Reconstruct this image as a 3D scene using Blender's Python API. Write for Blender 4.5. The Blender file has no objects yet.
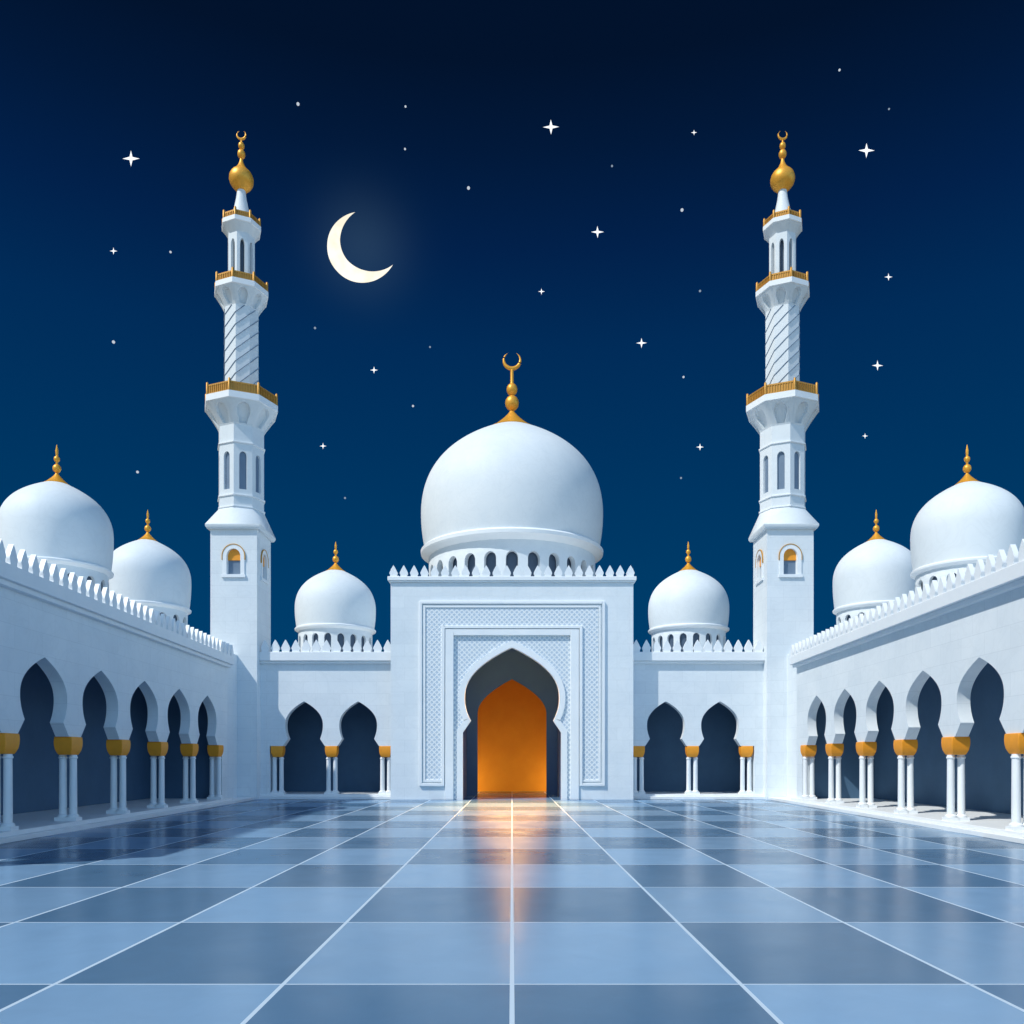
import bpy, bmesh, math, random
from mathutils import Vector
random.seed(7)
PI = math.pi
sc = bpy.context.scene
C = sc.collection
F = 820.0          # focal length in picture widths of 1024
Q = F / 640.0      # depths below were measured for a focal length of 640
EYE = 2.4          # eye height in metres
def at(x, y, d):   # a point seen at (x, y) that stands d metres away
    return Vector(((x - 512.0) * d / F, d, EYE + (760.0 - y) * d / F))

# ------------------------------------------------------------------ materials
def nmat(name):
    m = bpy.data.materials.new(name); m.use_nodes = True
    nt = m.node_tree; b = nt.nodes['Principled BSDF']
    return m, nt, b
def N(nt, t, **kw):
    n = nt.nodes.new(t)
    for k, v in kw.items(): setattr(n, k, v)
    return n
def math_node(nt, op, a, b=None, clamp=False):
    n = N(nt, 'ShaderNodeMath', operation=op); n.use_clamp = clamp
    for i, v in enumerate((a, b)):
        if v is None: continue
        if isinstance(v, (int, float)): n.inputs[i].default_value = v
        else: nt.links.new(v, n.inputs[i])
    return n.outputs[0]
def mix_col(nt, f, a, b):
    n = N(nt, 'ShaderNodeMix', data_type='RGBA')
    for sock, v in ((n.inputs['Factor'], f), (n.inputs['A'], a), (n.inputs['B'], b)):
        if isinstance(v, (tuple, list)): sock.default_value = (*v, 1) if len(v) == 3 else v
        elif isinstance(v, (int, float)): sock.default_value = v
        else: nt.links.new(v, sock)
    return n.outputs['Result']
def stone(name, c1, c2, scale=0.6, rough=0.5, bump=0.12, vein=0.0, spec=0.4, slab=False):
    m, nt, b = nmat(name)
    geo = N(nt, 'ShaderNodeNewGeometry')
    n1 = N(nt, 'ShaderNodeTexNoise'); n1.inputs['Scale'].default_value = scale; n1.inputs['Detail'].default_value = 8; n1.inputs['Roughness'].default_value = .62
    nt.links.new(geo.outputs['Position'], n1.inputs['Vector'])
    r = N(nt, 'ShaderNodeMapRange'); r.inputs[1].default_value = .35; r.inputs[2].default_value = .65
    nt.links.new(n1.outputs['Fac'], r.inputs[0])
    col = mix_col(nt, r.outputs[0], c1, c2)
    if vein:
        n3 = N(nt, 'ShaderNodeTexNoise'); n3.inputs['Scale'].default_value = scale * 1.7; n3.inputs['Detail'].default_value = 10; n3.inputs['Distortion'].default_value = 1.6
        nt.links.new(geo.outputs['Position'], n3.inputs['Vector'])
        v = math_node(nt, 'ABSOLUTE', math_node(nt, 'SUBTRACT', n3.outputs['Fac'], .5))
        v = math_node(nt, 'SUBTRACT', 1.0, math_node(nt, 'MULTIPLY', v, 22.0), clamp=True)
        v = math_node(nt, 'MULTIPLY', v, vein)
        col = mix_col(nt, v, col, tuple(x * .72 for x in c2))
    if slab:
        sx = N(nt, 'ShaderNodeSeparateXYZ'); nt.links.new(geo.outputs['Position'], sx.inputs[0])
        cb = N(nt, 'ShaderNodeCombineXYZ'); nt.links.new(math_node(nt, 'ADD', sx.outputs['X'], sx.outputs['Y']), cb.inputs[0]); nt.links.new(sx.outputs['Z'], cb.inputs[1])
        br = N(nt, 'ShaderNodeTexBrick'); nt.links.new(cb.outputs[0], br.inputs['Vector'])
        br.inputs['Scale'].default_value = 1.0; br.inputs['Brick Width'].default_value = 1.5; br.inputs['Row Height'].default_value = .72; br.inputs['Mortar Size'].default_value = .008
        br.inputs['Color1'].default_value = (1, 1, 1, 1); br.inputs['Color2'].default_value = (.955, .96, .965, 1); br.inputs['Mortar'].default_value = (.86, .87, .88, 1)
        mu = N(nt, 'ShaderNodeMix', data_type='RGBA', blend_type='MULTIPLY'); mu.inputs['Factor'].default_value = 1
        nt.links.new(col, mu.inputs['A']); nt.links.new(br.outputs['Color'], mu.inputs['B']); col = mu.outputs['Result']
    nt.links.new(col, b.inputs['Base Color'])
    n2 = N(nt, 'ShaderNodeTexNoise'); n2.inputs['Scale'].default_value = 9; n2.inputs['Detail'].default_value = 6
    nt.links.new(geo.outputs['Position'], n2.inputs['Vector'])
    bp = N(nt, 'ShaderNodeBump'); bp.inputs['Strength'].default_value = bump; bp.inputs['Distance'].default_value = .02
    nt.links.new(n2.outputs['Fac'], bp.inputs['Height']); nt.links.new(bp.outputs[0], b.inputs['Normal'])
    rr = N(nt, 'ShaderNodeMapRange'); rr.inputs[3].default_value = rough - .08; rr.inputs[4].default_value = rough + .1
    nt.links.new(n2.outputs['Fac'], rr.inputs[0]); nt.links.new(rr.outputs[0], b.inputs['Roughness'])
    b.inputs['Specular IOR Level'].default_value = spec
    return m
M = {}
M['white'] = stone('white_marble', (.74, .79, .82), (.69, .75, .79), .5, .55, .08, .10, .25)
M['slab'] = stone('white_marble_slabs', (.80, .85, .88), (.74, .80, .84), .5, .55, .08, .10, .25, True)
M['trim'] = stone('white_trim', (.86, .89, .91), (.81, .85, .88), .8, .45, .08)
M['navy'] = stone('shaded_navy', (.075, .160, .270), (.065, .140, .240), .8, .75, .15)  # navy walls; the unlit gallery's darkness is also put into the colour
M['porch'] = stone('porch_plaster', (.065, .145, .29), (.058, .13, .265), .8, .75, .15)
M['slate'] = stone('slate_glass', (.17, .24, .33), (.15, .21, .30), 1.2, .4, .03)
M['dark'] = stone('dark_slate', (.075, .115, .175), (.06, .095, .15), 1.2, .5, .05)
M['amber'] = stone('amber_plaster', (.85, .40, .035), (.80, .36, .03), .8, .8, .05)
M['sand'] = stone('sand_ground', (.30, .27, .22), (.25, .22, .18), .2, .9, .3)
def gold(name, col, rough, metal):
    m, nt, b = nmat(name)
    geo = N(nt, 'ShaderNodeNewGeometry')
    n = N(nt, 'ShaderNodeTexNoise'); n.inputs['Scale'].default_value = 5; n.inputs['Detail'].default_value = 5
    nt.links.new(geo.outputs['Position'], n.inputs['Vector'])
    nt.links.new(mix_col(nt, n.outputs['Fac'], col, tuple(c * .82 for c in col)), b.inputs['Base Color'])
    b.inputs['Metallic'].default_value = metal; b.inputs['Roughness'].default_value = rough
    return m
M['gold'] = gold('gilded_metal', (.95, .45, .05), .42, .4)
M['gold_paint'] = gold('gold_paint', (.98, .37, .02), .5, .0)
M['brass'] = gold('weathered_brass', (.60, .31, .06), .5, .4)
# carved lattice: a diamond grid of raised white strips over a blue-grey ground
def lattice():
    m, nt, b = nmat('carved_lattice')
    geo = N(nt, 'ShaderNodeNewGeometry'); sp = N(nt, 'ShaderNodeSeparateXYZ'); nt.links.new(geo.outputs['Position'], sp.inputs[0])
    k = PI / .30
    def w(op):
        t = math_node(nt, op, sp.outputs['X'], sp.outputs['Z'])
        return math_node(nt, 'ABSOLUTE', math_node(nt, 'SINE', math_node(nt, 'MULTIPLY', t, k)))
    h = math_node(nt, 'MINIMUM', w('ADD'), w('SUBTRACT'))
    r = N(nt, 'ShaderNodeMapRange'); r.inputs[1].default_value = .58; r.inputs[2].default_value = .40
    nt.links.new(h, r.inputs[0])
    nt.links.new(mix_col(nt, r.outputs[0], (.50, .60, .70), (.82, .86, .89)), b.inputs['Base Color'])
    bp = N(nt, 'ShaderNodeBump'); bp.inputs['Strength'].default_value = .35; bp.inputs['Distance'].default_value = .03
    nt.links.new(r.outputs[0], bp.inputs['Height']); nt.links.new(bp.outputs[0], b.inputs['Normal'])
    b.inputs['Roughness'].default_value = .55
    return m
M['lattice'] = lattice()
TW, TL, TY = 2.45, 2.61 * Q, 9.46 * Q
def floor_mat():
    m, nt, b = nmat('polished_blue_tiles')
    geo = N(nt, 'ShaderNodeNewGeometry'); sp = N(nt, 'ShaderNodeSeparateXYZ'); nt.links.new(geo.outputs['Position'], sp.inputs[0])
    u = math_node(nt, 'DIVIDE', math_node(nt, 'ABSOLUTE', sp.outputs['X']), TW)
    v = math_node(nt, 'DIVIDE', math_node(nt, 'SUBTRACT', sp.outputs['Y'], TY - 40 * TL), TL)
    fu, fv = math_node(nt, 'FLOOR', u), math_node(nt, 'FLOOR', v)
    par = math_node(nt, 'MODULO', math_node(nt, 'ADD', fu, fv), 2.0)     # 0 dark, 1 light
    sgn = math_node(nt, 'SIGN', sp.outputs['X'])
    cell = N(nt, 'ShaderNodeCombineXYZ')
    nt.links.new(math_node(nt, 'MULTIPLY', math_node(nt, 'ADD', fu, .5), sgn), cell.inputs[0]); nt.links.new(fv, cell.inputs[1])
    wn = N(nt, 'ShaderNodeTexWhiteNoise', noise_dimensions='3D'); nt.links.new(cell.outputs[0], wn.inputs['Vector'])
    no = N(nt, 'ShaderNodeTexNoise'); no.inputs['Scale'].default_value = 1.3; no.inputs['Detail'].default_value = 9; no.inputs['Roughness'].default_value = .65; no.inputs['Distortion'].default_value = .6
    off = N(nt, 'ShaderNodeVectorMath', operation='ADD'); nt.links.new(geo.outputs['Position'], off.inputs[0])
    sc3 = N(nt, 'ShaderNodeVectorMath', operation='SCALE'); nt.links.new(wn.outputs['Color'], sc3.inputs[0]); sc3.inputs['Scale'].default_value = 30
    nt.links.new(sc3.outputs[0], off.inputs[1]); nt.links.new(off.outputs[0], no.inputs['Vector'])
    base = mix_col(nt, par, FLOOR_DARK, FLOOR_LIGHT)
    t = math_node(nt, 'ADD', math_node(nt, 'MULTIPLY', math_node(nt, 'SUBTRACT', wn.outputs['Value'], .5), .16), math_node(nt, 'MULTIPLY', math_node(nt, 'SUBTRACT', no.outputs['Fac'], .5), .22))
    hsv = N(nt, 'ShaderNodeHueSaturation'); nt.links.new(base, hsv.inputs['Color']); nt.links.new(math_node(nt, 'ADD', t, 1.0), hsv.inputs['Value'])
    def edge(c, size, half):
        fr = math_node(nt, 'FRACT', c)
        d = math_node(nt, 'MINIMUM', fr, math_node(nt, 'SUBTRACT', 1.0, fr))
        return math_node(nt, 'LESS_THAN', math_node(nt, 'MULTIPLY', d, size), half)
    j = math_node(nt, 'MAXIMUM', edge(u, TW, .024), edge(v, TL, .016))
    nt.links.new(mix_col(nt, j, hsv.outputs[0], (.50, .62, .74)), b.inputs['Base Color'])
    n2 = N(nt, 'ShaderNodeTexNoise'); n2.inputs['Scale'].default_value = .9; n2.inputs['Detail'].default_value = 6
    nt.links.new(geo.outputs['Position'], n2.inputs['Vector'])
    rr = N(nt, 'ShaderNodeMapRange'); rr.inputs[1].default_value = .3; rr.inputs[2].default_value = .7; rr.inputs[3].default_value = .19; rr.inputs[4].default_value = .27
    nt.links.new(n2.outputs['Fac'], rr.inputs[0])
    nt.links.new(math_node(nt, 'MAXIMUM', rr.outputs[0], math_node(nt, 'MULTIPLY', j, .4)), b.inputs['Roughness'])
    bp = N(nt, 'ShaderNodeBump'); bp.inputs['Strength'].default_value = .5; bp.inputs['Distance'].default_value = .004; bp.invert = True
    nt.links.new(j, bp.inputs['Height']); nt.links.new(bp.outputs[0], b.inputs['Normal'])
    b.inputs['IOR'].default_value = 1.22
    return m
FLOOR_DARK, FLOOR_LIGHT = (.080, .170, .290), (.185, .325, .500)
M['floor'] = floor_mat()
def glow(name, col, strength):
    m = bpy.data.materials.new(name); m.use_nodes = True; nt = m.node_tree
    nt.nodes.remove(nt.nodes['Principled BSDF'])
    e = N(nt, 'ShaderNodeEmission'); e.inputs['Color'].default_value = (*col, 1); e.inputs['Strength'].default_value = strength
    nt.links.new(e.outputs[0], nt.nodes['Material Output'].inputs['Surface'])
    m.cycles.emission_sampling = 'NONE'
    return m
M['moon'] = glow('moonshine', (1.0, .96, .82), 1.05)
_nt = M['moon'].node_tree; _g = N(_nt, 'ShaderNodeNewGeometry'); _n = N(_nt, 'ShaderNodeTexNoise'); _n.inputs['Scale'].default_value = .055; _n.inputs['Detail'].default_value = 7
_nt.links.new(_g.outputs['Position'], _n.inputs['Vector'])
_r = N(_nt, 'ShaderNodeMapRange'); _r.inputs[1].default_value = .36; _r.inputs[2].default_value = .60; _nt.links.new(_n.outputs['Fac'], _r.inputs[0])
_nt.links.new(mix_col(_nt, _r.outputs[0], (.86, .80, .64), (1.0, .965, .83)), _nt.nodes['Emission'].inputs['Color'])
M['star'] = glow('starlight', (.93, .97, 1.0), 1.1)
M['dot'] = glow('dim_starlight', (.80, .89, 1.0), .62)
M['faint'] = glow('faint_starlight', (.42, .55, .70), .55)

# ------------------------------------------------------------------ mesh helpers
W = {}
class MB:
    def __init__(s): s.v = []; s.f = []; s.sm = []
    def face(s, pts, smooth=False):
        i = len(s.v); s.v += [tuple(p) for p in pts]; s.f.append(tuple(range(i, i + len(pts)))); s.sm.append(smooth)
    def box(s, x0, x1, y0, y1, z0, z1, f=None):
        p = [(x, y, z) for x in (x0, x1) for y in (y0, y1) for z in (z0, z1)]
        if f: p = [f(*q) for q in p]
        for q in ((0, 1, 3, 2), (4, 6, 7, 5), (0, 4, 5, 1), (2, 3, 7, 6), (0, 2, 6, 4), (1, 5, 7, 3)): s.face([p[k] for k in q])
        return s
    def lathe(s, prof, n=32, c=(0, 0), phase=0.0, smooth=True, sx=1, sy=1, cap=True):
        rings = []
        for r, z in prof:
            rings.append([(c[0] + sx * r * math.sin(2 * PI * k / n + phase), c[1] - sy * r * math.cos(2 * PI * k / n + phase), z) for k in range(n)])
        i0 = len(s.v)
        for rg in rings: s.v += rg
        for i in range(len(prof) - 1):
            for k in range(n):
                a = i0 + i * n + k; b = i0 + i * n + (k + 1) % n
                s.f.append((a, b, b + n, a + n)); s.sm.append(smooth)
        if cap:
            s.f.append(tuple(i0 + k for k in range(n))[::-1]); s.sm.append(False)
            s.f.append(tuple(i0 + (len(prof) - 1) * n + k for k in range(n))); s.sm.append(False)
        return s
    def prism(s, poly, f0, f1):        # poly: 2-D outline; f0/f1 map it to its two faces
        a = [f0(*p) for p in poly]; b = [f1(*p) for p in poly]
        s.face(a); s.face(b[::-1])
        for k in range(len(poly)):
            q = (k + 1) % len(poly); s.face([a[k], b[k], b[q], a[q]])
        return s
    def tube(s, pts, rad, n=8, closed=False):
        m = len(pts); i0 = len(s.v)
        pts = [Vector(p) for p in pts]
        rads = rad if isinstance(rad, list) else [rad] * m
        for i, p in enumerate(pts):
            t = (pts[min(i + 1, m - 1)] - pts[max(i - 1, 0)]).normalized()
            u = t.cross(Vector((0, 0, 1))) if abs(t.z) < .95 else t.cross(Vector((1, 0, 0)))
            u.normalize(); w = t.cross(u)
            s.v += [tuple(p + rads[i] * (u * math.cos(2 * PI * k / n) + w * math.sin(2 * PI * k / n))) for k in range(n)]
        for i in range(m - 1):
            for k in range(n):
                a = i0 + i * n + k; b = i0 + i * n + (k + 1) % n
                s.f.append((a, b, b + n, a + n)); s.sm.append(True)
        s.f.append(tuple(i0 + k for k in range(n))); s.sm.append(False)
        s.f.append(tuple(i0 + (m - 1) * n + k for k in range(n))); s.sm.append(False)
        return s
    def arch_wall(s, x0, x1, z0, z1, holes, t0, t1, f, closed_ends=True):
        """a wall from x0 to x1, z0 to z1, t0 to t1 thick, pierced by holes [(cx, [(z, half width) ...])]; f maps (x, t, z)"""
        def q(xa, xb, za, zb, xc=None, xd=None):    # front and back of a trapezoid
            xc = xb if xc is None else xc; xd = xa if xd is None else xd
            s.face([f(xa, t0, za), f(xb, t0, za), f(xc, t0, zb), f(xd, t0, zb)])
            s.face([f(xa, t1, za), f(xd, t1, zb), f(xc, t1, zb), f(xb, t1, za)])
        bounds = [x0] + [(holes[i][0] + holes[i + 1][0]) / 2 for i in range(len(holes) - 1)] + [x1]
        for i, (cx, pr) in enumerate(holes):
            a, b = bounds[i], bounds[i + 1]
            if pr[0][0] > z0 + 1e-6:
                q(a, cx, z0, pr[0][0]); q(cx, b, z0, pr[0][0])
                w = pr[0][1]; zz = pr[0][0]
                s.face([f(cx - w, t0, zz), f(cx + w, t0, zz), f(cx + w, t1, zz), f(cx - w, t1, zz)])
            else:
                for (xa, xb) in ((a, cx - pr[0][1]), (cx + pr[0][1], b)):
                    s.face([f(xa, t0, z0), f(xa, t1, z0), f(xb, t1, z0), f(xb, t0, z0)])
            for (za, wa), (zb, wb) in zip(pr, pr[1:]):
                if zb - za > 1e-6:
                    q(a, cx - wa, za, zb, cx - wb, a); q(cx + wa, b, za, zb, b, cx + wb)
                s.face([f(cx - wa, t0, za), f(cx - wb, t0, zb), f(cx - wb, t1, zb), f(cx - wa, t1, za)])
                s.face([f(cx + wa, t0, za), f(cx + wa, t1, za), f(cx + wb, t1, zb), f(cx + wb, t0, zb)])
            zt, wt = pr[-1]
            if wt > 1e-6: s.face([f(cx - wt, t0, zt), f(cx - wt, t1, zt), f(cx + wt, t1, zt), f(cx + wt, t0, zt)])
            if z1 > zt + 1e-6: q(a, cx, zt, z1); q(cx, b, zt, z1)
            s.face([f(a, t0, z1), f(cx, t0, z1), f(cx, t1, z1), f(a, t1, z1)]); s.face([f(cx, t0, z1), f(b, t0, z1), f(b, t1, z1), f(cx, t1, z1)])
        if closed_ends:
            for x in (x0, x1): s.face([f(x, t0, z0), f(x, t1, z0), f(x, t1, z1), f(x, t0, z1)])
        return s
    def build(s, name, mat, parent=None, origin=None, sharp=40, merge=1e-4, bevel=0):
        o_ = Vector(origin) if origin is not None else (W[parent] if parent else Vector((0, 0, 0)))
        me = bpy.data.meshes.new(name)
        me.from_pydata([tuple(Vector(p) - o_) for p in s.v], [], s.f)
        me.polygons.foreach_set('use_smooth', s.sm)
        bm = bmesh.new(); bm.from_mesh(me)
        bmesh.ops.remove_doubles(bm, verts=bm.verts, dist=merge)
        bmesh.ops.recalc_face_normals(bm, faces=bm.faces)
        bm.to_mesh(me); bm.free()
        me.set_sharp_from_angle(angle=math.radians(sharp))
        me.materials.append(M[mat])
        ob = bpy.data.objects.new(name, me); C.objects.link(ob)
        W[ob] = o_
        if parent: ob.parent = parent; ob.location = o_ - W[parent]
        else: ob.location = o_
        if bevel:
            md = ob.modifiers.new('edge', 'BEVEL'); md.width = bevel; md.segments = 2; md.limit_method = 'ANGLE'; md.angle_limit = math.radians(50)
        return ob
def thing(name, label, cat, loc, group=None):
    o = bpy.data.objects.new(name, None); C.objects.link(o); o.location = loc; o.empty_display_size = .2
    W[o] = Vector(loc); o['label'] = label; o['category'] = cat
    if group: o['group'] = group
    return o
def copy_tree(o, parent=None, loc=None, label=None):
    c = o.copy(); C.objects.link(c)
    if parent: c.parent = parent
    if loc is not None: c.location = loc
    if label: c['label'] = label
    for ch in list(o.children): copy_tree(ch, c)
    return c
def inst(proto, parent, origin):    # another copy of a part (and its sub-parts), its origin at a place in the world
    c = copy_tree(proto, parent); W[c] = Vector(origin); c.location = W[c] - W[parent]
    return c
def struct(o): o['kind'] = 'structure'; return o
flat = lambda Y: (lambda x, t, z: (x, Y + t, z))

def keyhole(zb, hb, zp, hp, zw, hw, za, n=9):     # flared foot, pinch, bulge, point
    pr = [(zb, hb), (zp, hp)]
    for k in range(1, n + 1):
        z = zp + (zw - zp) * k / n; pr.append((z, hw - (hw - hp) * ((zw - z) / (zw - zp)) ** 2))
    m = 16
    for k in range(1, m + 1):
        t = 1 - (1 - k / m) ** 1.5
        pr.append((zw + (za - zw) * t, hw * (1 - t ** 2.3)))
    return pr
def round_arch(z0, w, zs, za, n=8, p=None):     # semicircular, or pointed when p is given
    pr = [(z0, w), (zs, w)]
    for k in range(1, n + 1):
        if p is None:
            a = PI / 2 * k / n; pr.append((zs + (za - zs) * math.sin(a), w * math.cos(a) if k < n else 0.0))
        else:
            t = 1 - (1 - k / n) ** 1.6; pr.append((zs + (za - zs) * t, w * (1 - t ** p)))
    return pr

# ------------------------------------------------------------------ merlons, columns, capitals
def merlon_mb(w, h, t, f):
    hp = [(.37, 0), (.37, .17), (.44, .25), (.44, .36), (.36, .48), (.31, .58), (.13, .84)]
    pts = [(-x, z) for x, z in hp] + [(0, 1)] + hp[::-1]
    pts = [(x * w, z * h) for x, z in pts]
    return MB().prism(pts, lambda x, z: f(x, -t / 2, z), lambda x, z: f(x, t / 2, z))
def column(parent, top, base_z, c, r=.135):
    mb = MB().lathe([(r * 1.02, base_z + .22), (r, base_z + .6), (r * .93, top - .14), (r * 1.15, top - .12), (r * 1.15, top - .07), (r * .95, top - .05), (r * .95, top)], 20, c)
    col = mb.build('column', 'trim', parent, (c[0], c[1], base_z))
    b = MB().box(c[0] - r * 1.6, c[0] + r * 1.6, c[1] - r * 1.6, c[1] + r * 1.6, base_z, base_z + .12)
    b.lathe([(r * 1.5, base_z + .12), (r * 1.55, base_z + .16), (r * 1.35, base_z + .20), (r * 1.05, base_z + .225)], 20, c)
    b.build('column_base', 'trim', col)
    return col
def capital(parent, c, z0, z1, ax, ay):
    h = z1 - z0
    prof = [(.70, z0), (.80, z0 + .10 * h), (.93, z0 + .28 * h), (1.0, z0 + .5 * h), (1.02, z0 + .72 * h), (1.0, z0 + .9 * h), (.97, z1)]
    prof = [(r * math.sqrt(2), z) for r, z in prof]
    return MB().lathe(prof, 4, c, PI / 4, False, ax, ay).build('capital', 'gold_paint', parent, (c[0], c[1], z0), bevel=.015)

# ------------------------------------------------------------------ ground
g = MB(); g.face([(-900, -300, -.02), (900, -300, -.02), (900, 1500, -.02), (-900, 1500, -.02)])
struct(g.build('ground', 'sand'))
g = MB(); g.face([(-22, -12, 0), (22, -12, 0), (22, 70, 0), (-22, 70, 0)])
struct(g.build('courtyard_floor', 'floor'))

# ------------------------------------------------------------------ domes
def dome(name, c, R, zc, zcol, zroof, ztop, rcone, label, nwin, win, group=None, crescent=False, ring=.05, fin=None):
    root = thing(name, label, 'dome', (c[0], c[1], zroof), group)
    b = (zc - zcol) / .31
    prof = [(R * math.sqrt(max(0, 1 - ((zc - z) / b) ** 2)), z) for z in [zcol + (zc - zcol) * k / 10 for k in range(10)]]
    # upper half: one smooth curve, upright at the widest ring, a sloping shoulder under the finial
    H = ztop - zc; dd = .42 * R
    bz = ((R, 0), (R, .555 * H), (rcone + dd, H - dd * math.tan(math.radians(25))), (rcone, H))
    for k in range(0, 33):
        t = k / 32; w = ((1 - t) ** 3, 3 * t * (1 - t) ** 2, 3 * t * t * (1 - t), t ** 3)
        prof.append((sum(w[i] * bz[i][0] for i in range(4)), zc + sum(w[i] * bz[i][1] for i in range(4))))
    MB().lathe(prof, 96, c).build('shell', 'white', root, sharp=60)
    # collar ring
    rc = R * .965; h = R * .055
    MB().lathe([(rc * .93, zcol - h * 1.9), (rc * .95, zcol - h * 1.5), (rc * .985, zcol - h * 1.2), (rc * 1.0, zcol - h * .9), (rc * 1.035, zcol - h * .7), (rc * 1.04, zcol - h * .1), (rc * 1.02, zcol + h * .25), (rc * .97, zcol + h * .4)], 96, c).build('collar', 'trim', root, sharp=35)
    rd = R * .915
    f = lambda x, t, z: (c[0] + (rd - t) * math.sin(x), c[1] - (rd - t) * math.cos(x), z)
    zt = zcol - h * 1.5
    hw = win[0] / rd
    holes = [(-PI + PI / nwin + 2 * PI * k / nwin, round_arch(win[1], hw, win[2] - win[0] * 1.2, win[2], 7)) for k in range(nwin)]
    off = -PI / nwin
    holes = [(a + off, p) for a, p in holes]
    mb = MB().arch_wall(-PI + off, PI + off, zroof, zt, holes, 0, R * .06, f, False)
    mb.build('drum', 'white', root)
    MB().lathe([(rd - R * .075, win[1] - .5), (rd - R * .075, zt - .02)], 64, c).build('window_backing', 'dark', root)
    # finial
    z0 = ztop; k = rcone
    if fin is None: fin = ztop + rcone * 4.1
    L = fin - z0
    pr = [(k * 1.02, z0 - .03 * k), (k * 1.04, z0 + .02 * k)]
    hcone = L * (.255 if crescent else .30)
    for i in range(1, 9):
        t = i / 8; pr.append((k * ((1 - t) ** 1.3 * .93 + .09), z0 + hcone * t))
    def bead(zb, r, n=8):
        return [(max(r * math.sin(PI * i / n), k * .08), zb + r * 1.1 * (1 - math.cos(PI * i / n))) for i in range(n + 1)]
    if crescent:
        r1, r2 = k * .30, k * .24
        pr += bead(z0 + hcone, r1); zz = z0 + hcone + 2.2 * r1
        pr += bead(zz, r2); zz += 2.2 * r2
        pr += [(k * .075, zz + .06), (k * .07, fin - k * .75)]
    else:
        r1, r2 = k * .33, k * .24
        pr += bead(z0 + hcone, r1); zz = z0 + hcone + 2.2 * r1
        pr += [(k * .10, zz + L * .05)]
        pr += bead(zz + L * .05, r2); zz += L * .05 + 2.2 * r2
        pr += [(k * .09, zz + .02), (k * .12, zz + (fin - zz) * .45), (k * .02, fin)]
    fo = MB().lathe(pr, 32, c).build('finial', 'gold', root, sharp=50)
    if crescent:
        r = k * .36; zcen = fin - r
        pts, rad = [], []
        for i in range(33):
            a = math.radians(-90 - 148 + 296 * i / 32); pts.append((c[0] + r * math.cos(a), c[1], zcen + r * math.sin(a)))
            rad.append(max(.012, k * .085 * math.cos((i / 32 - .5) * PI * .97)))
        MB().tube(pts, rad, 10).build('crescent', 'gold', fo)
    return root
def px(n, d): return n * d / F                      # n picture widths/1024 at a distance d, in metres
MD = 74.0
e_ = lambda y: EYE + (760 - y) * MD / F
dome('main_dome', (0, MD), px(90.5, MD), e_(517), e_(553.5), 15.0, e_(431), px(23, MD), 'largest white dome, above the entrance portal, with a gold crescent finial', 26, (px(5.6, MD), e_(600), e_(571.5)), crescent=True, fin=e_(352))
ag = 'small domes over the rear arcades'
AD = 51 * Q
d1 = dome('arcade_dome', (-14.05, AD), 3.16, 14.35, 12.75, 8.9, 17.4, .75, 'small white dome between the portal and the minaret beside the moon', 18, (.27, 10.4, 12.1), ag, fin=19.8)
copy_tree(d1, None, (14.05, AD, 8.9), 'small white dome between the portal and the minaret far from the moon')
wg = 'domes over the side wings'
d2 = dome('wing_dome', (-19.2, 27 * Q), 2.16, 11.95, 10.45, 8.1, 14.0, .5, 'nearer white dome on the shaded wing, cut by the photo edge', 16, (.2, 8.9, 10.0), wg, fin=15.7)
copy_tree(d2, None, (-19.35, 34 * Q, 8.1), 'farther white dome on the shaded wing, beside the minaret under the moon')
copy_tree(d2, None, (19.2, 27 * Q, 8.1), 'nearer white dome on the brightly lit wing, cut by the photo edge')
copy_tree(d2, None, (19.35, 34 * Q, 8.1), 'farther white dome on the brightly lit wing, beside the minaret')

# ------------------------------------------------------------------ gatehouse with the portal
D0 = 38.4 * Q
root = thing('portal_gatehouse', 'tall white square gatehouse with carved frames round a pointed glowing doorway', 'gatehouse', (0, D0, 0))
HW, TOP = 7.28, 13.05
mb = MB().arch_wall(-HW, HW, 0, TOP, [(0, [(0, 3.52), (9.92, 3.52)])], 0, .5, flat(D0))
mb.box(-HW, -HW + .5, D0 + .5, 66, 0, TOP); mb.box(HW - .5, HW, D0 + .5, 66, 0, TOP)
mb.box(-9, 9, 66, 84, 0, 15)
mb.build('wall', 'slab', root, bevel=.02)
MB().box(-HW + .5, HW - .5, D0 + .5, 66, TOP - .35, TOP - .05).build('roof', 'white', root)
cm = MB().box(-HW - .1, HW + .1, D0 - .1, 65.99, TOP, TOP + .10); cm.box(-HW - .17, HW + .17, D0 - .17, 65.98, TOP + .10, TOP + .34)
par = cm.build('parapet', 'trim', root, bevel=.02)
P0 = TOP + .34
pm = merlon_mb(.54, .68, .2, lambda x, t, z: (-HW + .18 + x, D0 + .0 + t, P0 + z)).build('merlon', 'trim', par, (-HW + .18, D0, P0))
n = 24
for k in range(1, n): inst(pm, par, (-HW + .18 + (2 * HW - .36) * k / (n - 1), D0, P0))
for sx in (-1, 1):
    sm_ = merlon_mb(.54, .68, .2, lambda x, t, z: (sx * (HW - .0) + t, D0 + .8 + x, P0 + z)).build('merlon', 'trim', par, (sx * HW, D0 + .8, P0))
    for k in range(1, 8): inst(sm_, par, (sx * HW, D0 + .8 + k * .64, P0))
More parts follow.
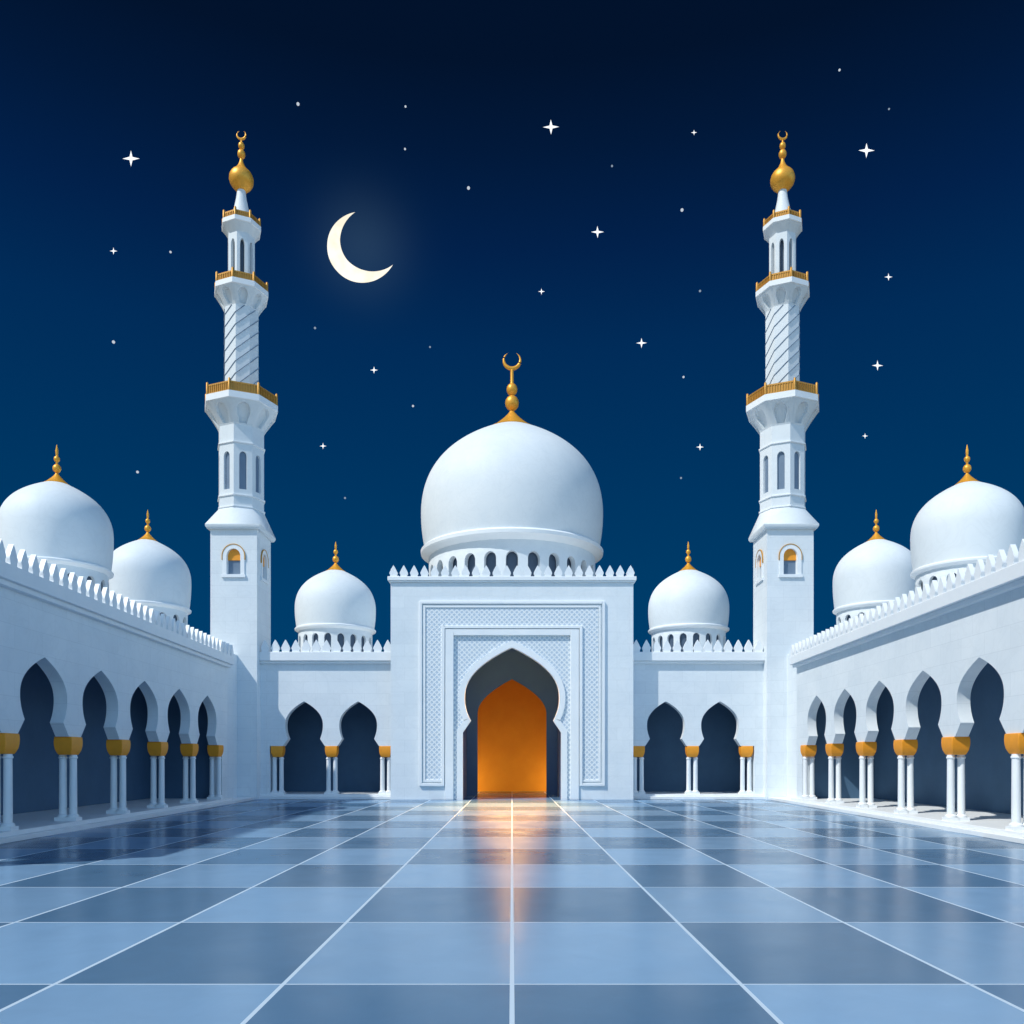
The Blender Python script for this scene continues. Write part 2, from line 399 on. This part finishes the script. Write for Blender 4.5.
# carved band, an upside-down U
def u_band(x_in, x_out, z_bot, z_in, z_out, y0, y1):
    m = MB(); m.box(-x_out, -x_in, y0, y1, z_bot, z_out); m.box(x_in, x_out, y0, y1, z_bot, z_out); m.box(-x_in, x_in, y0, y1, z_in, z_out)
    return m
u_band(4.15, 5.18, 1.22, 10.38, 11.52, D0 - .03, D0 + .06).build('carved_band', 'lattice', root)
def u_frame(lo, hi, w_i, zb, zti, zto, y):   # moulding round the band; lo/hi inner and outer half widths
    m = MB(); y1 = D0 + .03
    m.box(-hi, -hi + w_i, y, y1, zb, zto); m.box(hi - w_i, hi, y, y1, zb, zto); m.box(-hi + w_i, hi - w_i, y, y1, zto - w_i, zto)
    m.box(-lo - w_i, -lo, y, y1, zb, zti + w_i); m.box(lo, lo + w_i, y, y1, zb, zti + w_i); m.box(-lo, lo, y, y1, zti, zti + w_i)
    for s in (-1, 1):
        xa, xb = sorted((s * (lo + w_i), s * (hi - w_i))); m.box(xa, xb, y, y1, zb, zb + w_i)
    return m
u_frame(4.05, 5.57, .17, .84, 10.28, 11.92, D0 - .13).build('band_moulding', 'trim', root, bevel=.02)
u_frame(4.06, 5.32, .13, 1.09, 10.29, 11.66, D0 - .08).build('inner_moulding', 'trim', root, bevel=.015)
m = MB()
for s in (-1, 1):
    xa, xb = sorted((s * 3.50, s * 4.02)); m.box(xa, xb, D0 - .10, D0 + .2, 0, 10.25)
m.box(-3.50, 3.50, D0 - .10, D0 + .2, 9.86, 10.25)
m.build('recess_frame', 'trim', root, bevel=.03)
# arch panel in the recess
AP = keyhole(4.05, 2.98, 4.76, 2.50, 6.1, 2.87, 9.18)
AP = [(0, 2.98)] + AP
DP = D0 + .06
MB().arch_wall(-3.51, 3.51, 0, 9.87, [(0, AP)], 0, .55, flat(DP)).build('spandrel_panel', 'lattice', root)
def arch_strip(pr, off, y0, y1, peak=1.25):
    """a moulding that follows the edge of an opening: pr = [(z, half width)]"""
    L = [Vector((-w, z)) for z, w in pr]
    O = []
    for i, p in enumerate(L):
        a = L[max(i - 1, 0)]; b = L[min(i + 1, len(L) - 1)]
        if i == len(L) - 1: O.append(Vector((0, p.y + off * peak))); continue
        t1 = (p - a).normalized() if i else (b - p).normalized(); t2 = (b - p).normalized()
        n1 = Vector((-t1.y, t1.x)); n2 = Vector((-t2.y, t2.x)); nn = (n1 + n2).normalized()
        k = off / max(.55, nn.dot(n1)); q = p + nn * k
        if q.x > 0: q.x = 0
        O.append(q)
    O[0].y = L[0].y
    m = MB()
    for s in (1, -1):
        for i in range(len(L) - 1):
            a, b, c_, d = L[i], L[i + 1], O[i + 1], O[i]
            P = lambda v, y: (s * v.x, y, v.y)
            m.face([P(a, y0), P(b, y0), P(c_, y0), P(d, y0)]); m.face([P(a, y1), P(d, y1), P(c_, y1), P(b, y1)])
            m.face([P(a, y0), P(a, y1), P(b, y1), P(b, y0)]); m.face([P(d, y0), P(c_, y0), P(c_, y1), P(d, y1)])
        m.face([P(L[0], y0), P(O[0], y0), P(O[0], y1), P(L[0], y1)])
    return m
arch_strip([(z, w - .03 if w > 0 else 0) for z, w in AP[:-1]] + [(9.14, 0)], .36, DP - .09, DP + .3).build('arch_moulding', 'trim', root)
# porch
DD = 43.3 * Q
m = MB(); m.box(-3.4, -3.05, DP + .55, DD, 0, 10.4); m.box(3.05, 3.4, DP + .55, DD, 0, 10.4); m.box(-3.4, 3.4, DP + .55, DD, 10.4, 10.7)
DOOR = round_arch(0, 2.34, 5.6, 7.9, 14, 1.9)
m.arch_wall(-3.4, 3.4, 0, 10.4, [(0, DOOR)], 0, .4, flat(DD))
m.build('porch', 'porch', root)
# lit hall behind the doorway
HB = DD + 7
m = MB(); m.box(-5, -4.7, DD + .4, HB, .0, 9.5); m.box(4.7, 5, DD + .4, HB, .0, 9.5); m.box(-5, 5, HB, HB + .3, 0, 9.5); m.box(-5, 5, DD + .4, HB + .3, 9.5, 9.8)
m.box(-4.7, -3.0, DD + .41, DD + .45, 0, 9.5); m.box(3.0, 4.7, DD + .41, DD + .45, 0, 9.5)
m.build('hall_interior', 'amber', root)

# ------------------------------------------------------------------ rear arcades
DA = D0 + 1.1
KEY = keyhole(3.26, 1.27, 3.70, .98, 4.52, 1.16, 6.0)
def rear_arcade(s, label):
    root = thing('rear_arcade', label, 'arcade', (s * 11.3, DA, 0), 'low arcades beside the portal')
    X = lambda x: s * x
    f = lambda x, t, z: (s * x, DA + t, z)
    piers = [14.42, 11.10, 7.78]
    cx = [12.76, 9.44]
    m = MB().arch_wall(7.28, 15.42, 3.26, 8.3, [(9.44, KEY), (12.76, KEY)], 0, .55, f)
    m.box(14.86, 15.42, 0, .55, .302, 3.26, f)
    m.build('wall', 'slab', root, bevel=0)
    m = MB(); m.box(7.28, 18.2, 4.2, 16.6, 0, 8.86, f); m.box(7.28, 15.42, .55, 4.2, 8.3, 8.86, f)
    m.build('roof_block', 'slab', root)
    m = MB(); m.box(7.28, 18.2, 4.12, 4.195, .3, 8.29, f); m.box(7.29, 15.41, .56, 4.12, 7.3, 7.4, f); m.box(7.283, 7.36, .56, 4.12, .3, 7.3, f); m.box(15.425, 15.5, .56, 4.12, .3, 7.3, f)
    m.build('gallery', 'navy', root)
    m = MB(); m.box(7.28, 15.42, -.35, 4.1, 0, .17, f); m.box(7.28, 15.42, -.15, 4.1, .17, .3, f)
    m.build('plinth', 'trim', root, bevel=.015)
    m = MB(); m.box(7.28, 15.42, -.16, .55, 8.3, 8.46, f); m.box(7.28, 15.42, -.28, .55, 8.46, 9.0, f)
    par = m.build('parapet', 'trim', root, bevel=.02)
    mer = merlon_mb(.58, .76, .18, lambda x, t, z: (s * 7.6 + x, DA - .1 + t, 9.0 + z)).build('merlon', 'trim', par, (s * 7.6, DA - .1, 9.0))
    for k in range(1, 13): inst(mer, par, (s * (7.6 + .625 * k), DA - .1, 9.0))
    pc = pp = None
    for px in piers:
        cap_c = (s * px, DA + .26, 2.58)
        if pp is None: pp = capital(root, cap_c[:2], 2.58, 3.258, .36, .30)
        else: inst(pp, root, cap_c)
        for dx in (-.21, .21):
            cc = (s * (px + dx), DA + .26, .3)
            if pc is None: pc = column(root, 2.58, .3, cc[:2])
            else: inst(pc, root, cc)
    return root
rear_arcade(-1, 'low two-arched arcade between the portal and the minaret beside the moon')
rear_arcade(1, 'low two-arched arcade between the portal and the minaret far from the moon')

# ------------------------------------------------------------------ side wings
S0, S1 = 13.0 * Q, 35.4 * Q
WKEY = keyhole(3.2, 1.2 * Q, 3.66, .91 * Q, 4.42, 1.11 * Q, 5.72)
def wing(s, label):
    def f(sl, t, z):     # sl along the wing, t outwards from the courtyard
        return (s * (15.1 + .045 / Q * (sl - 20.9 * Q) + t), sl, z)
    root = thing('side_wing', label, 'arcade', (s * 15.1, 24 * Q, 0), 'long arcaded wings along the courtyard')
    piers = [(22.2 + 3.05 * k) * Q for k in range(-3, 5)]
    holes = [(p + 1.525 * Q, WKEY) for p in piers[:-1]]
    m = MB().arch_wall(piers[0] - .3, S1, 3.2, 7.65, holes, 0, .46, f)
    m.box(piers[-1] + .38, S1, 0, .46, .302, 3.2, f)
    m.build('wall', 'slab', root)
    m = MB(); m.box(S0, S1, 4.2, 7.0, 0, 7.9, f); m.box(S0, S1, .46, 4.2, 7.4, 7.9, f)
    m.box(S1 - .4, S1, .46, 4.2, .302, 7.4, f)
    m.build('roof_block', 'slab', root)
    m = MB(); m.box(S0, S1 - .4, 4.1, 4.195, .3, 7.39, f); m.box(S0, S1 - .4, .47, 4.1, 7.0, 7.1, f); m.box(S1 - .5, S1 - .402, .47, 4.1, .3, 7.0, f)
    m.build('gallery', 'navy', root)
    m = MB(); m.box(S0, D0 + .35, -.42, 4.09, 0, .16, f); m.box(S0, S1 + .3, -.24, 4.09, .16, .3, f)
    m.build('plinth', 'trim', root, bevel=.015)
    m = MB(); m.box(S0, S1 + .04, -.22, .46, 7.5, 7.66, f); m.box(S0, S1 + .1, -.36, .8, 7.66, 8.12, f)
    par = m.build('parapet', 'trim', root, bevel=.02)
    mer = merlon_mb(.37 * Q, .64, .16, lambda x, t, z: f(S1 - .1 + x, -.24 + t, 8.12 + z)).build('merlon', 'trim', par, f(S1 - .1, -.24, 8.12))
    k = 1
    while S1 - .1 - .47 * Q * k > 15.5 * Q: inst(mer, par, f(S1 - .1 - .47 * Q * k, -.24, 8.12)); k += 1
    # the low block that joins the wing to the minaret
    m = MB(); xa, xb = sorted((s * 16.62, s * 21.0)); m.box(xa, xb, S1, D0 + .386, 0, 8.75)
    m.build('link_block', 'slab', root)
    pc = pp = None
    for p in piers:
        c = f(p, .23, 2.58)
        if pp is None: pp = capital(root, c[:2], 2.58, 3.198, .31, .36)
        else: inst(pp, root, c)
        for t in (.06, .42):
            c = f(p, t, .3)
            if pc is None: pc = column(root, 2.58, .3, c[:2], .125)
            else: inst(pc, root, c)
    return root
wing(-1, 'long arcaded wing with its courtyard wall in blue shade, under the moon')
wing(1, 'long arcaded wing with its courtyard wall brightly lit, far from the moon')

# ------------------------------------------------------------------ minarets
T8 = math.tan(PI / 8)
def minaret():
    cx, cy = -16.83, D0 + 1.8
    root = thing('minaret', 'tall white octagonal minaret with gold balconies, nearest the crescent moon', 'minaret', (cx, cy, 0), 'pair of tall minarets')
    def octf(k, a):      # map of one face: u -1..1 across, t inwards, z
        b = k * PI / 4 + PI / 8; n = (math.sin(b), -math.cos(b)); tg = (math.cos(b), math.sin(b))
        def f(u, t, z):
            r = (a(z) if callable(a) else a) - t
            return (cx + n[0] * r + tg[0] * u * r * T8, cy + n[1] * r + tg[1] * u * r * T8, z)
        return f
    def oct_lathe(prof): return [(a / math.cos(PI / 8), z) for a, z in prof]
    c = (cx, cy); PH = 0.0
    h = 1.41
    def sq(k):
        n = (math.sin(k * PI / 2), -math.cos(k * PI / 2)); tg = (math.cos(k * PI / 2), math.sin(k * PI / 2))
        return lambda x, t, z: (cx + n[0] * (h - t) + tg[0] * x, cy + n[1] * (h - t) + tg[1] * x, z)
    # square base with a window opening in each face
    wp = round_arch(13.62, .42, 14.72, 15.18, 8)
    m = MB()
    for k in range(4):
        f = sq(k)
        ff = lambda x, t, z, f=f: f(x * ((h - t) / h), t, z)
        m.arch_wall(-h, h, 0, 16.35, [(0, wp)], 0, .3, ff, False)
    m.build('base_tower', 'slab', root)
    for k in range(4):
        f = sq(k)
        m = MB()
        sp = arch_strip(wp, .24, 0, .06, 1.0)
        m.v = [f(x, -.06 + y, z) for x, y, z in sp.v]; m.f = sp.f; m.sm = sp.sm
        m.box(-.72, .72, -.10, .02, 13.44, 13.62, f)
        fr = m.build('window_frame', 'trim', root)
        m = MB(); m.box(-.46, .46, .16, .24, 13.55, 14.5, f); m.build('pane', 'slate', fr)
        m = MB(); m.box(-.46, .46, .10, .18, 14.5, 15.3, f); m.build('tympanum', 'gold_paint', fr)
        sp = arch_strip(round_arch(14.5, .66, 14.72, 15.42, 10)[0:], .05, 0, .08, 1.0)
        m = MB(); m.v = [f(x, -.08 + y, z) for x, y, z in sp.v]; m.f = sp.f; m.sm = sp.sm
        m.build('gilt_edge', 'brass', fr)
    # eave and hipped roof
    m = MB()
    e = h + .24
    m.lathe([(e * math.sqrt(2) - .12, 16.35), (e * math.sqrt(2), 16.5), (e * math.sqrt(2), 16.62)], 4, c, PI / 4, False)
    # hip from square to octagon
    A = 1.30
    sqp = [Vector((cx + e * a, cy + e * b, 16.62)) for a, b in ((-1, -1), (1, -1), (1, 1), (-1, 1))]
    oc = [Vector((cx + A / math.cos(PI / 8) * math.sin(PI / 4 * k), cy - A / math.cos(PI / 8) * math.cos(PI / 4 * k), 17.75)) for k in range(8)]
    for k in range(4):      # side k of the square looks towards octagon corner 2k
        a_, b_ = sqp[k], sqp[(k + 1) % 4]
        m.face([a_, oc[2 * k], oc[(2 * k - 1) % 8]]); m.face([a_, b_, oc[2 * k]]); m.face([b_, oc[(2 * k + 1) % 8], oc[2 * k]])
    m.build('eave', 'white', root, merge=1e-5)
    # lower octagonal shaft
    lw = round_arch(18.85, .42, 20.85, 21.15, 6)
    m = MB()
    for k in range(8): m.arch_wall(-1, 1, 17.7, 22.75, [(0, lw)], 0, .16, octf(k, A), False)
    sh = m.build('shaft', 'white', root)
    for k in range(8):
        m = MB(); m.box(-.5, .5, .13, .17, 18.8, 21.2, octf(k, A)); m.build('window', 'slate', root)
    for z in (17.72, 18.42, 21.62):
        MB().lathe(oct_lathe([(A, z), (A + .07, z + .03), (A + .07, z + .10), (A, z + .13)]), 8, c, PH, False).build('string_course', 'trim', root)
    # balconies: flared bracket with niches, slab, gilt railing
    def balcony(zb, a0, a1, zt, zs, zr, nich, dens):
        a = lambda z: a0 + (a1 - a0) * max(0, min(1, (z - zb) / (zt - zb))) ** 1.15
        m = MB()
        pr = None
        for k in range(8):
            zz = [zb + (zt - zb) * (i / 8) for i in range(9)]
            if nich:
                p = round_arch(zb + (zt - zb) * .08, .56, zb + (zt - zb) * .52, zb + (zt - zb) * .92, 9)
                p = p[:1] + [(p[0][0] + (p[1][0] - p[0][0]) * i / 5, .40 + .16 * i / 5) for i in range(0, 6)] + p[2:]
                p[0] = (p[0][0], .40)
                m.arch_wall(-1, 1, zb, zt, [(0, p[1:])], 0, .22, octf(k, a), False)
            else:
                f = octf(k, a)
                for z0, z1 in zip(zz, zz[1:]): m.face([f(-1, 0, z0), f(1, 0, z0), f(1, 0, z1), f(-1, 0, z1)])
        br = m.build('bracket', 'white', root)
        if nich:
            m = MB(); m.lathe(oct_lathe([(a(zb + (zt - zb) * i / 8) - .22, zb + (zt - zb) * i / 8) for i in range(9)]), 8, c, PH, False); m.build('niche', 'white', br)
        sl = MB().lathe(oct_lathe([(a1 - .03, zt - .02), (a1 + .05, zt + .04), (a1 + .05, zs), (a1 - .1, zs + .02)]), 8, c, PH, False).build('balcony_slab', 'trim', root)
        m = MB(); ar = a1 - .03
        for k in range(8):
            f = octf(k, ar)
            m.box(-1, 1, 0, .07, zr - .09, zr, f); m.box(-1, 1, 0, .07, zs + .02, zs + .10, f)
            m.box(-1, 1, .03, .05, zs + .1, zr - .09, f)
            w = 2 * ar * T8; n = max(4, int(w / dens))
            for i in range(n):
                u = -1 + 2 * (i + .5) / n; m.box(u - .02 / w * 2, u + .02 / w * 2, -.02, .035, zs + .1, zr - .05, f)
            ca, sa = math.sin(k * PI / 4), math.cos(k * PI / 4)
            pc = (cx + ar / math.cos(PI / 8) * ca, cy - ar / math.cos(PI / 8) * sa)
            m.lathe([(.075, zs + .02), (.075, zr + .10), (.03, zr + .16)], 8, pc, 0, False)
        m.build('railing', 'brass', sl)
    balcony(22.75, A, 2.05, 24.0, 24.42, 25.02, True, .14)
    # twisted upper shaft
    B = .98
    MB().lathe(oct_lathe([(B, 24.4), (B, 30.25)]), 8, c, PH, False).build('upper_shaft', 'white', root)
    rb = MB()
    for st in range(8):
        pts = []
        for i in range(0, 181):
            z = 24.5 + 5.7 * i / 180; th = st * PI / 4 + (z - 24.5) / .95
            la = (th % (PI / 4)) - PI / 8
            r = B / math.cos(la) + .012
            pts.append((cx + r * math.sin(th), cy - r * math.cos(th), z))
        rb.tube(pts, .026, 6)
    rb.build('spiral_moulding', 'slate', root)
    balcony(30.2, B, 1.50, 31.15, 31.5, 31.95, True, .13)
    # open lantern
    G = .77
    lp = round_arch(31.6, .46, 34.0, 34.4, 7)
    m = MB()
    for k in range(8): m.arch_wall(-1, 1, 31.5, 34.85, [(0, lp)], 0, .2, octf(k, G), False)
    m.build('lantern', 'white', root)
    MB().lathe([(.5, 31.5), (.5, 34.8)], 16, c).build('dark_core', 'dark', root)  # added core; its dark colour gives the openings their shade
    balcony(34.8, G, 1.08, 35.25, 35.55, 35.92, False, .12)
    MB().lathe([(.80, 35.5), (.66, 35.95), (.45, 36.6), (.32, 37.25), (.24, 37.85)], 24, c).build('spire', 'white', root)
    pr = [(.2, 37.75), (.36, 37.82)]
    for i in range(1, 13):
        t = i / 12; a = -1.15 + 2.05 * t
        pr.append((.74 * math.cos(a), 38.48 + .70 * math.sin(a)))
    pr += [(.33, 39.16), (.22, 39.34), (.13, 39.55), (.08, 39.78)]
    for zb, r in ((39.78, .24), (40.36, .19)):
        pr += [(max(.05, r * math.sin(PI * i / 8)), zb + r * 1.2 * (1 - math.cos(PI * i / 8))) for i in range(9)]
    pr += [(.05, 40.85), (.045, 41.02)]
    fo = MB().lathe(pr, 24, c).build('finial', 'gold', root, sharp=60)
    r = .27; pts, rad = [], []
    for i in range(29):
        a = math.radians(-90 - 146 + 292 * i / 28); pts.append((cx + r * math.cos(a), cy, 41.28 + r * math.sin(a)))
        rad.append(max(.012, .07 * math.cos((i / 28 - .5) * PI * .97)))
    MB().tube(pts, rad, 8).build('crescent', 'gold', fo)
    return root
mn = minaret()
copy_tree(mn, None, (16.83, D0 + 1.8, 0), 'tall white octagonal minaret with gold balconies, far from the crescent moon')

# ------------------------------------------------------------------ moon and stars
SD = 900.0
mc = at(362.5, 246.7, SD); u = SD / F
def crescent_moon():
    c1, r1 = Vector((0, 0)), 35.3 * u
    c2, r2 = Vector((9.9, 7.1)) * u, 32.4 * u
    ax = c2.normalized(); d = c2.length
    # angle, seen from the outer centre, at which the two circles meet
    x = (d * d + r1 * r1 - r2 * r2) / (2 * d)
    aa = math.acos(x / r1)
    base = math.atan2(ax.y, ax.x)
    n, k = 72, 14
    rows = []
    for i in range(n + 1):
        th = base + aa + (2 * PI - 2 * aa) * i / n
        dirv = Vector((math.cos(th), math.sin(th)))
        # where the ray from c1 leaves the inner circle
        b = dirv.dot(c2); disc = r2 * r2 - (c2.length_squared - b * b)
        ri = b + math.sqrt(max(0, disc)) if disc > 0 else r1
        ri = min(max(ri, 0), r1)
        mid = (r1 + ri) / 2; hw = (r1 - ri) / 2
        rows.append([(mc.x + dirv.x * (mid + hw * math.cos(q)), mc.y + hw * .9 * math.sin(q), mc.z + dirv.y * (mid + hw * math.cos(q))) for q in [2 * PI * j / k for j in range(k)]])
    m = MB()
    for a, b in zip(rows, rows[1:]):
        for j in range(k): m.face([a[j], a[(j + 1) % k], b[(j + 1) % k], b[j]], True)
    o = m.build('crescent_moon', 'moon', None, mc)
    o['label'] = 'thin glowing cream crescent moon in the night sky'; o['category'] = 'moon'
crescent_moon()
def star(x, y, r, label, spark=True, mat='star'):
    p = at(x, y, SD)
    m = MB(); R = r * u
    if spark:
        rin = R * .27
        ring = []
        for k in range(8):
            a = PI / 4 * k + random.uniform(-.03, .03); q = (R * (1.0 if k % 4 == 0 else 1.08)) if k % 2 == 0 else rin
            ring.append(p + Vector((q * math.sin(a), 0, q * math.cos(a))))
        for sgn in (-1, 1):
            t = p + Vector((0, sgn * rin * 1.2, 0))
            for k in range(8): m.face([ring[k], ring[(k + 1) % 8], t])
    else:
        prof = [(max(.001, R * math.sin(PI * i / 8)), p.z - R * math.cos(PI * i / 8)) for i in range(9)]
        m.lathe(prof, 12, (p.x, p.y))
    o = m.build('star', mat, None, p, merge=1e-6)
    o['label'] = label; o['category'] = 'star'; o['group'] = 'stars in the night sky'
S4 = [
 (131, 158.5, 8, 'large four-pointed star between the photo edge and the minaret near the moon'),
 (551, 127, 7.5, 'large four-pointed star high up, topmost of the big sparkles'),
 (866.5, 150.5, 7.5, 'large four-pointed star beside the finial of the minaret far from the moon'),
 (597.5, 232, 6, 'medium four-pointed star high above the main dome, between moon and far minaret'),
 (641.5, 343, 5, 'four-pointed star above the right shoulder of the main dome, level with its finial'),
 (877.5, 365.5, 5.2, 'four-pointed star just outside the big balcony of the far minaret'),
 (374, 370, 3.6, 'small four-pointed star straight below the crescent moon'),
 (113.5, 251, 3.6, 'small four-pointed star level with the moon, outside the near minaret'),
 (323, 446, 3.2, 'small four-pointed star between the near minaret and the main dome'),
 (700, 447, 3.6, 'small four-pointed star between the main dome and the far minaret shaft'),
 (888.5, 277, 3.8, 'small four-pointed star outside the far minaret, level with its upper balcony'),
 (541.5, 291.5, 3.2, 'small four-pointed star in the open sky straight above the dome finial'),
 (694, 132.5, 2.8, 'small four-pointed star level with the finials, left of the far minaret'),
 (865, 436, 2.8, 'small four-pointed star just outside the lower shaft of the far minaret'),
]
for x, y, r, l in S4: star(x, y, r, l)
SDOT = [
 (298, 104, 1.5, 'dot star above the moon, right of the near minaret finial'), (405.5, 106.5, 1.0, 'tiny dot star high above the moon, upper of a pair'),
 (405, 149, 1.0, 'tiny dot star high above the moon, lower of a pair'), (468.5, 188, 1.5, 'dot star to the right of and above the crescent moon'),
 (682, 210, 1.5, 'dot star between the far minaret lantern and the medium sparkle'), (113.5, 342, 1.5, 'dot star outside the near minaret, level with its twisted shaft'),
 (170.5, 252, 1.1, 'tiny dot star between a small sparkle and the near minaret balcony'), (413, 406, 1.1, 'tiny dot star at the left of the main dome finial'),
 (137.5, 472, 1.3, 'dot star low in the sky above the farther dome of the shaded wing'), (839.5, 70, 1.1, 'tiny dot star near the top of the sky above the far minaret'),
 (683.5, 377, 1.1, 'tiny dot star left of the big balcony of the far minaret')]
for x, y, r, l in SDOT: star(x, y, r, l, False, 'dot')
SF = [(612, 166, 1.0, 'faint dot star above the medium four-pointed star'), (700, 291, 1.1, 'faint dot star left of the upper balcony of the far minaret'),
 (315, 328, 1.1, 'faint dot star below the moon, right of the near minaret'), (889, 109, .9, 'faint dot star above the large sparkle by the far minaret'),
 (681, 478, 1.0, 'faint dot star low between the main dome and the far minaret'), (345, 498, 1.0, 'faint dot star low above the small dome near the moon'),
 (430, 347, .9, 'faint dot star below and right of the moon, left of dome finial')]
for x, y, r, l in SF: star(x, y, r, l, False, 'faint')

# ------------------------------------------------------------------ light
AZ, EL = math.radians(57), math.radians(50)
sun = bpy.data.lights.new('moonlight_sun', 'SUN'); sun.energy = 3.15; sun.angle = math.radians(.8); sun.color = (1.0, .975, .91)
so = bpy.data.objects.new('moonlight_sun', sun); C.objects.link(so)
dv = Vector((math.sin(AZ) * math.cos(EL), math.cos(AZ) * math.cos(EL), -math.sin(EL)))
so.rotation_euler = dv.to_track_quat('-Z', 'Y').to_euler(); so.location = (-60, -40, 90)
for k, sx in enumerate((-1, 1)):      # warm lamps standing behind the door jambs light the hall
    hl = bpy.data.lights.new('hall_lamp', 'POINT'); hl.energy = 150; hl.color = (1.0, .70, .34); hl.shadow_soft_size = .3
    ho = bpy.data.objects.new('hall_lamp', hl); C.objects.link(ho); ho.location = (sx * 3.7, HB - 2.2, .5)
pl = bpy.data.lights.new('floor_glow_fill', 'AREA'); pl.shape = 'RECTANGLE'; pl.size = 4.6; pl.size_y = 1.4; pl.spread = math.radians(60)   # added unseen light that makes the warm pool on the floor
pl.energy = 1900; pl.color = (1.0, .50, .13)
po = bpy.data.objects.new('floor_glow_fill', pl); C.objects.link(po); po.location = (0, D0 + 3.9, 10.2)
po.rotation_euler = (Vector((0, D0 - 7.5, 0)) - po.location).to_track_quat('-Z', 'Y').to_euler()

world = bpy.data.worlds.new('World'); sc.world = world; world.use_nodes = True
nt = world.node_tree; bg = nt.nodes['Background']
tc = N(nt, 'ShaderNodeTexCoord'); sp = N(nt, 'ShaderNodeSeparateXYZ'); nt.links.new(tc.outputs['Generated'], sp.inputs[0])
def lin(c): return tuple(.883 * ((v / 255) / 12.92 if v / 255 <= .04045 else ((v / 255 + .055) / 1.055) ** 2.4) for v in c)
cr = N(nt, 'ShaderNodeValToRGB'); nt.links.new(sp.outputs['Z'], cr.inputs[0])
stops = [(0.0, (1, 66, 112)), (.19, (0, 60, 105)), (.302, (0, 54, 99)), (.447, (1, 44, 89)), (.528, (2, 33, 75)), (.597, (2, 25, 58)), (.649, (2, 19, 45)), (1.0, (2, 12, 30))]
el = cr.color_ramp.elements
el[0].position, el[0].color = stops[0][0], (*lin(stops[0][1]), 1); el[1].position, el[1].color = stops[-1][0], (*lin(stops[-1][1]), 1)
for p, c_ in stops[1:-1]:
    e = el.new(p); e.color = (*lin(c_), 1)
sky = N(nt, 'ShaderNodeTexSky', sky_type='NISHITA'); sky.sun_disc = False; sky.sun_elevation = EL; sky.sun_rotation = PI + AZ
FILL_SKY_K = 0.125
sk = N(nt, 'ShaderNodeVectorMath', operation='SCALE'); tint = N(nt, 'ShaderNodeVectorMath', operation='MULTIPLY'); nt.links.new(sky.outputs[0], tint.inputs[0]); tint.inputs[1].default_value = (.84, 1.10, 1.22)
nt.links.new(tint.outputs[0], sk.inputs[0]); sk.inputs['Scale'].default_value = FILL_SKY_K
# added fill: bright sky behind the camera, out of view; night sky ahead
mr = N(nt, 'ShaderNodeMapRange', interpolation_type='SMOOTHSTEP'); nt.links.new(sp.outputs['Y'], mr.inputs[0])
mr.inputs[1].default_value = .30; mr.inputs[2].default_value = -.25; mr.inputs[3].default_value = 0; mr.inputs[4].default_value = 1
wx = math_node(nt, 'ADD', 1.0, math_node(nt, 'MULTIPLY', sp.outputs['X'], .75))     # added fill is stronger opposite the sun, to lift shaded walls
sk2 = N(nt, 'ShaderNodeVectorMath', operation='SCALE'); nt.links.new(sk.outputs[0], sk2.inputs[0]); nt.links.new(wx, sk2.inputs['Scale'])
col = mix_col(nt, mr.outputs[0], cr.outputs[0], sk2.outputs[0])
# aureole of the moon in the night air
md = (mc - Vector((0, 0, EYE))).normalized()
dt = N(nt, 'ShaderNodeVectorMath', operation='DOT_PRODUCT'); nt.links.new(tc.outputs['Generated'], dt.inputs[0]); dt.inputs[1].default_value = md
au = math_node(nt, 'POWER', math_node(nt, 'MAXIMUM', dt.outputs['Value'], 0.0), 1100.0)
auc = N(nt, 'ShaderNodeVectorMath', operation='SCALE'); auc.inputs[0].default_value = (.013, .025, .030); nt.links.new(au, auc.inputs['Scale'])
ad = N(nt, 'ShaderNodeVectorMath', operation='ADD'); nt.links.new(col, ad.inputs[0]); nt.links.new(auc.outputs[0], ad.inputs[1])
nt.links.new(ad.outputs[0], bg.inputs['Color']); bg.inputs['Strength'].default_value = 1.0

# ------------------------------------------------------------------ camera
cam = bpy.data.cameras.new('camera'); co = bpy.data.objects.new('camera', cam); C.objects.link(co)
co.location = (0, 0, EYE); co.rotation_euler = (PI / 2, 0, 0)
cam.sensor_width = 36; cam.lens = 36 * F / 1024; cam.shift_y = (760 - 512) / 1024; cam.clip_end = 5000; cam.clip_start = .1
sc.camera = co
sc.view_settings.view_transform = 'Standard'; sc.view_settings.look = 'None'; sc.view_settings.exposure = .18; sc.view_settings.gamma = 1
sc.cycles.use_denoising = True; sc.cycles.max_bounces = 8; sc.cycles.diffuse_bounces = 4
sc.cycles.sample_clamp_indirect = 6
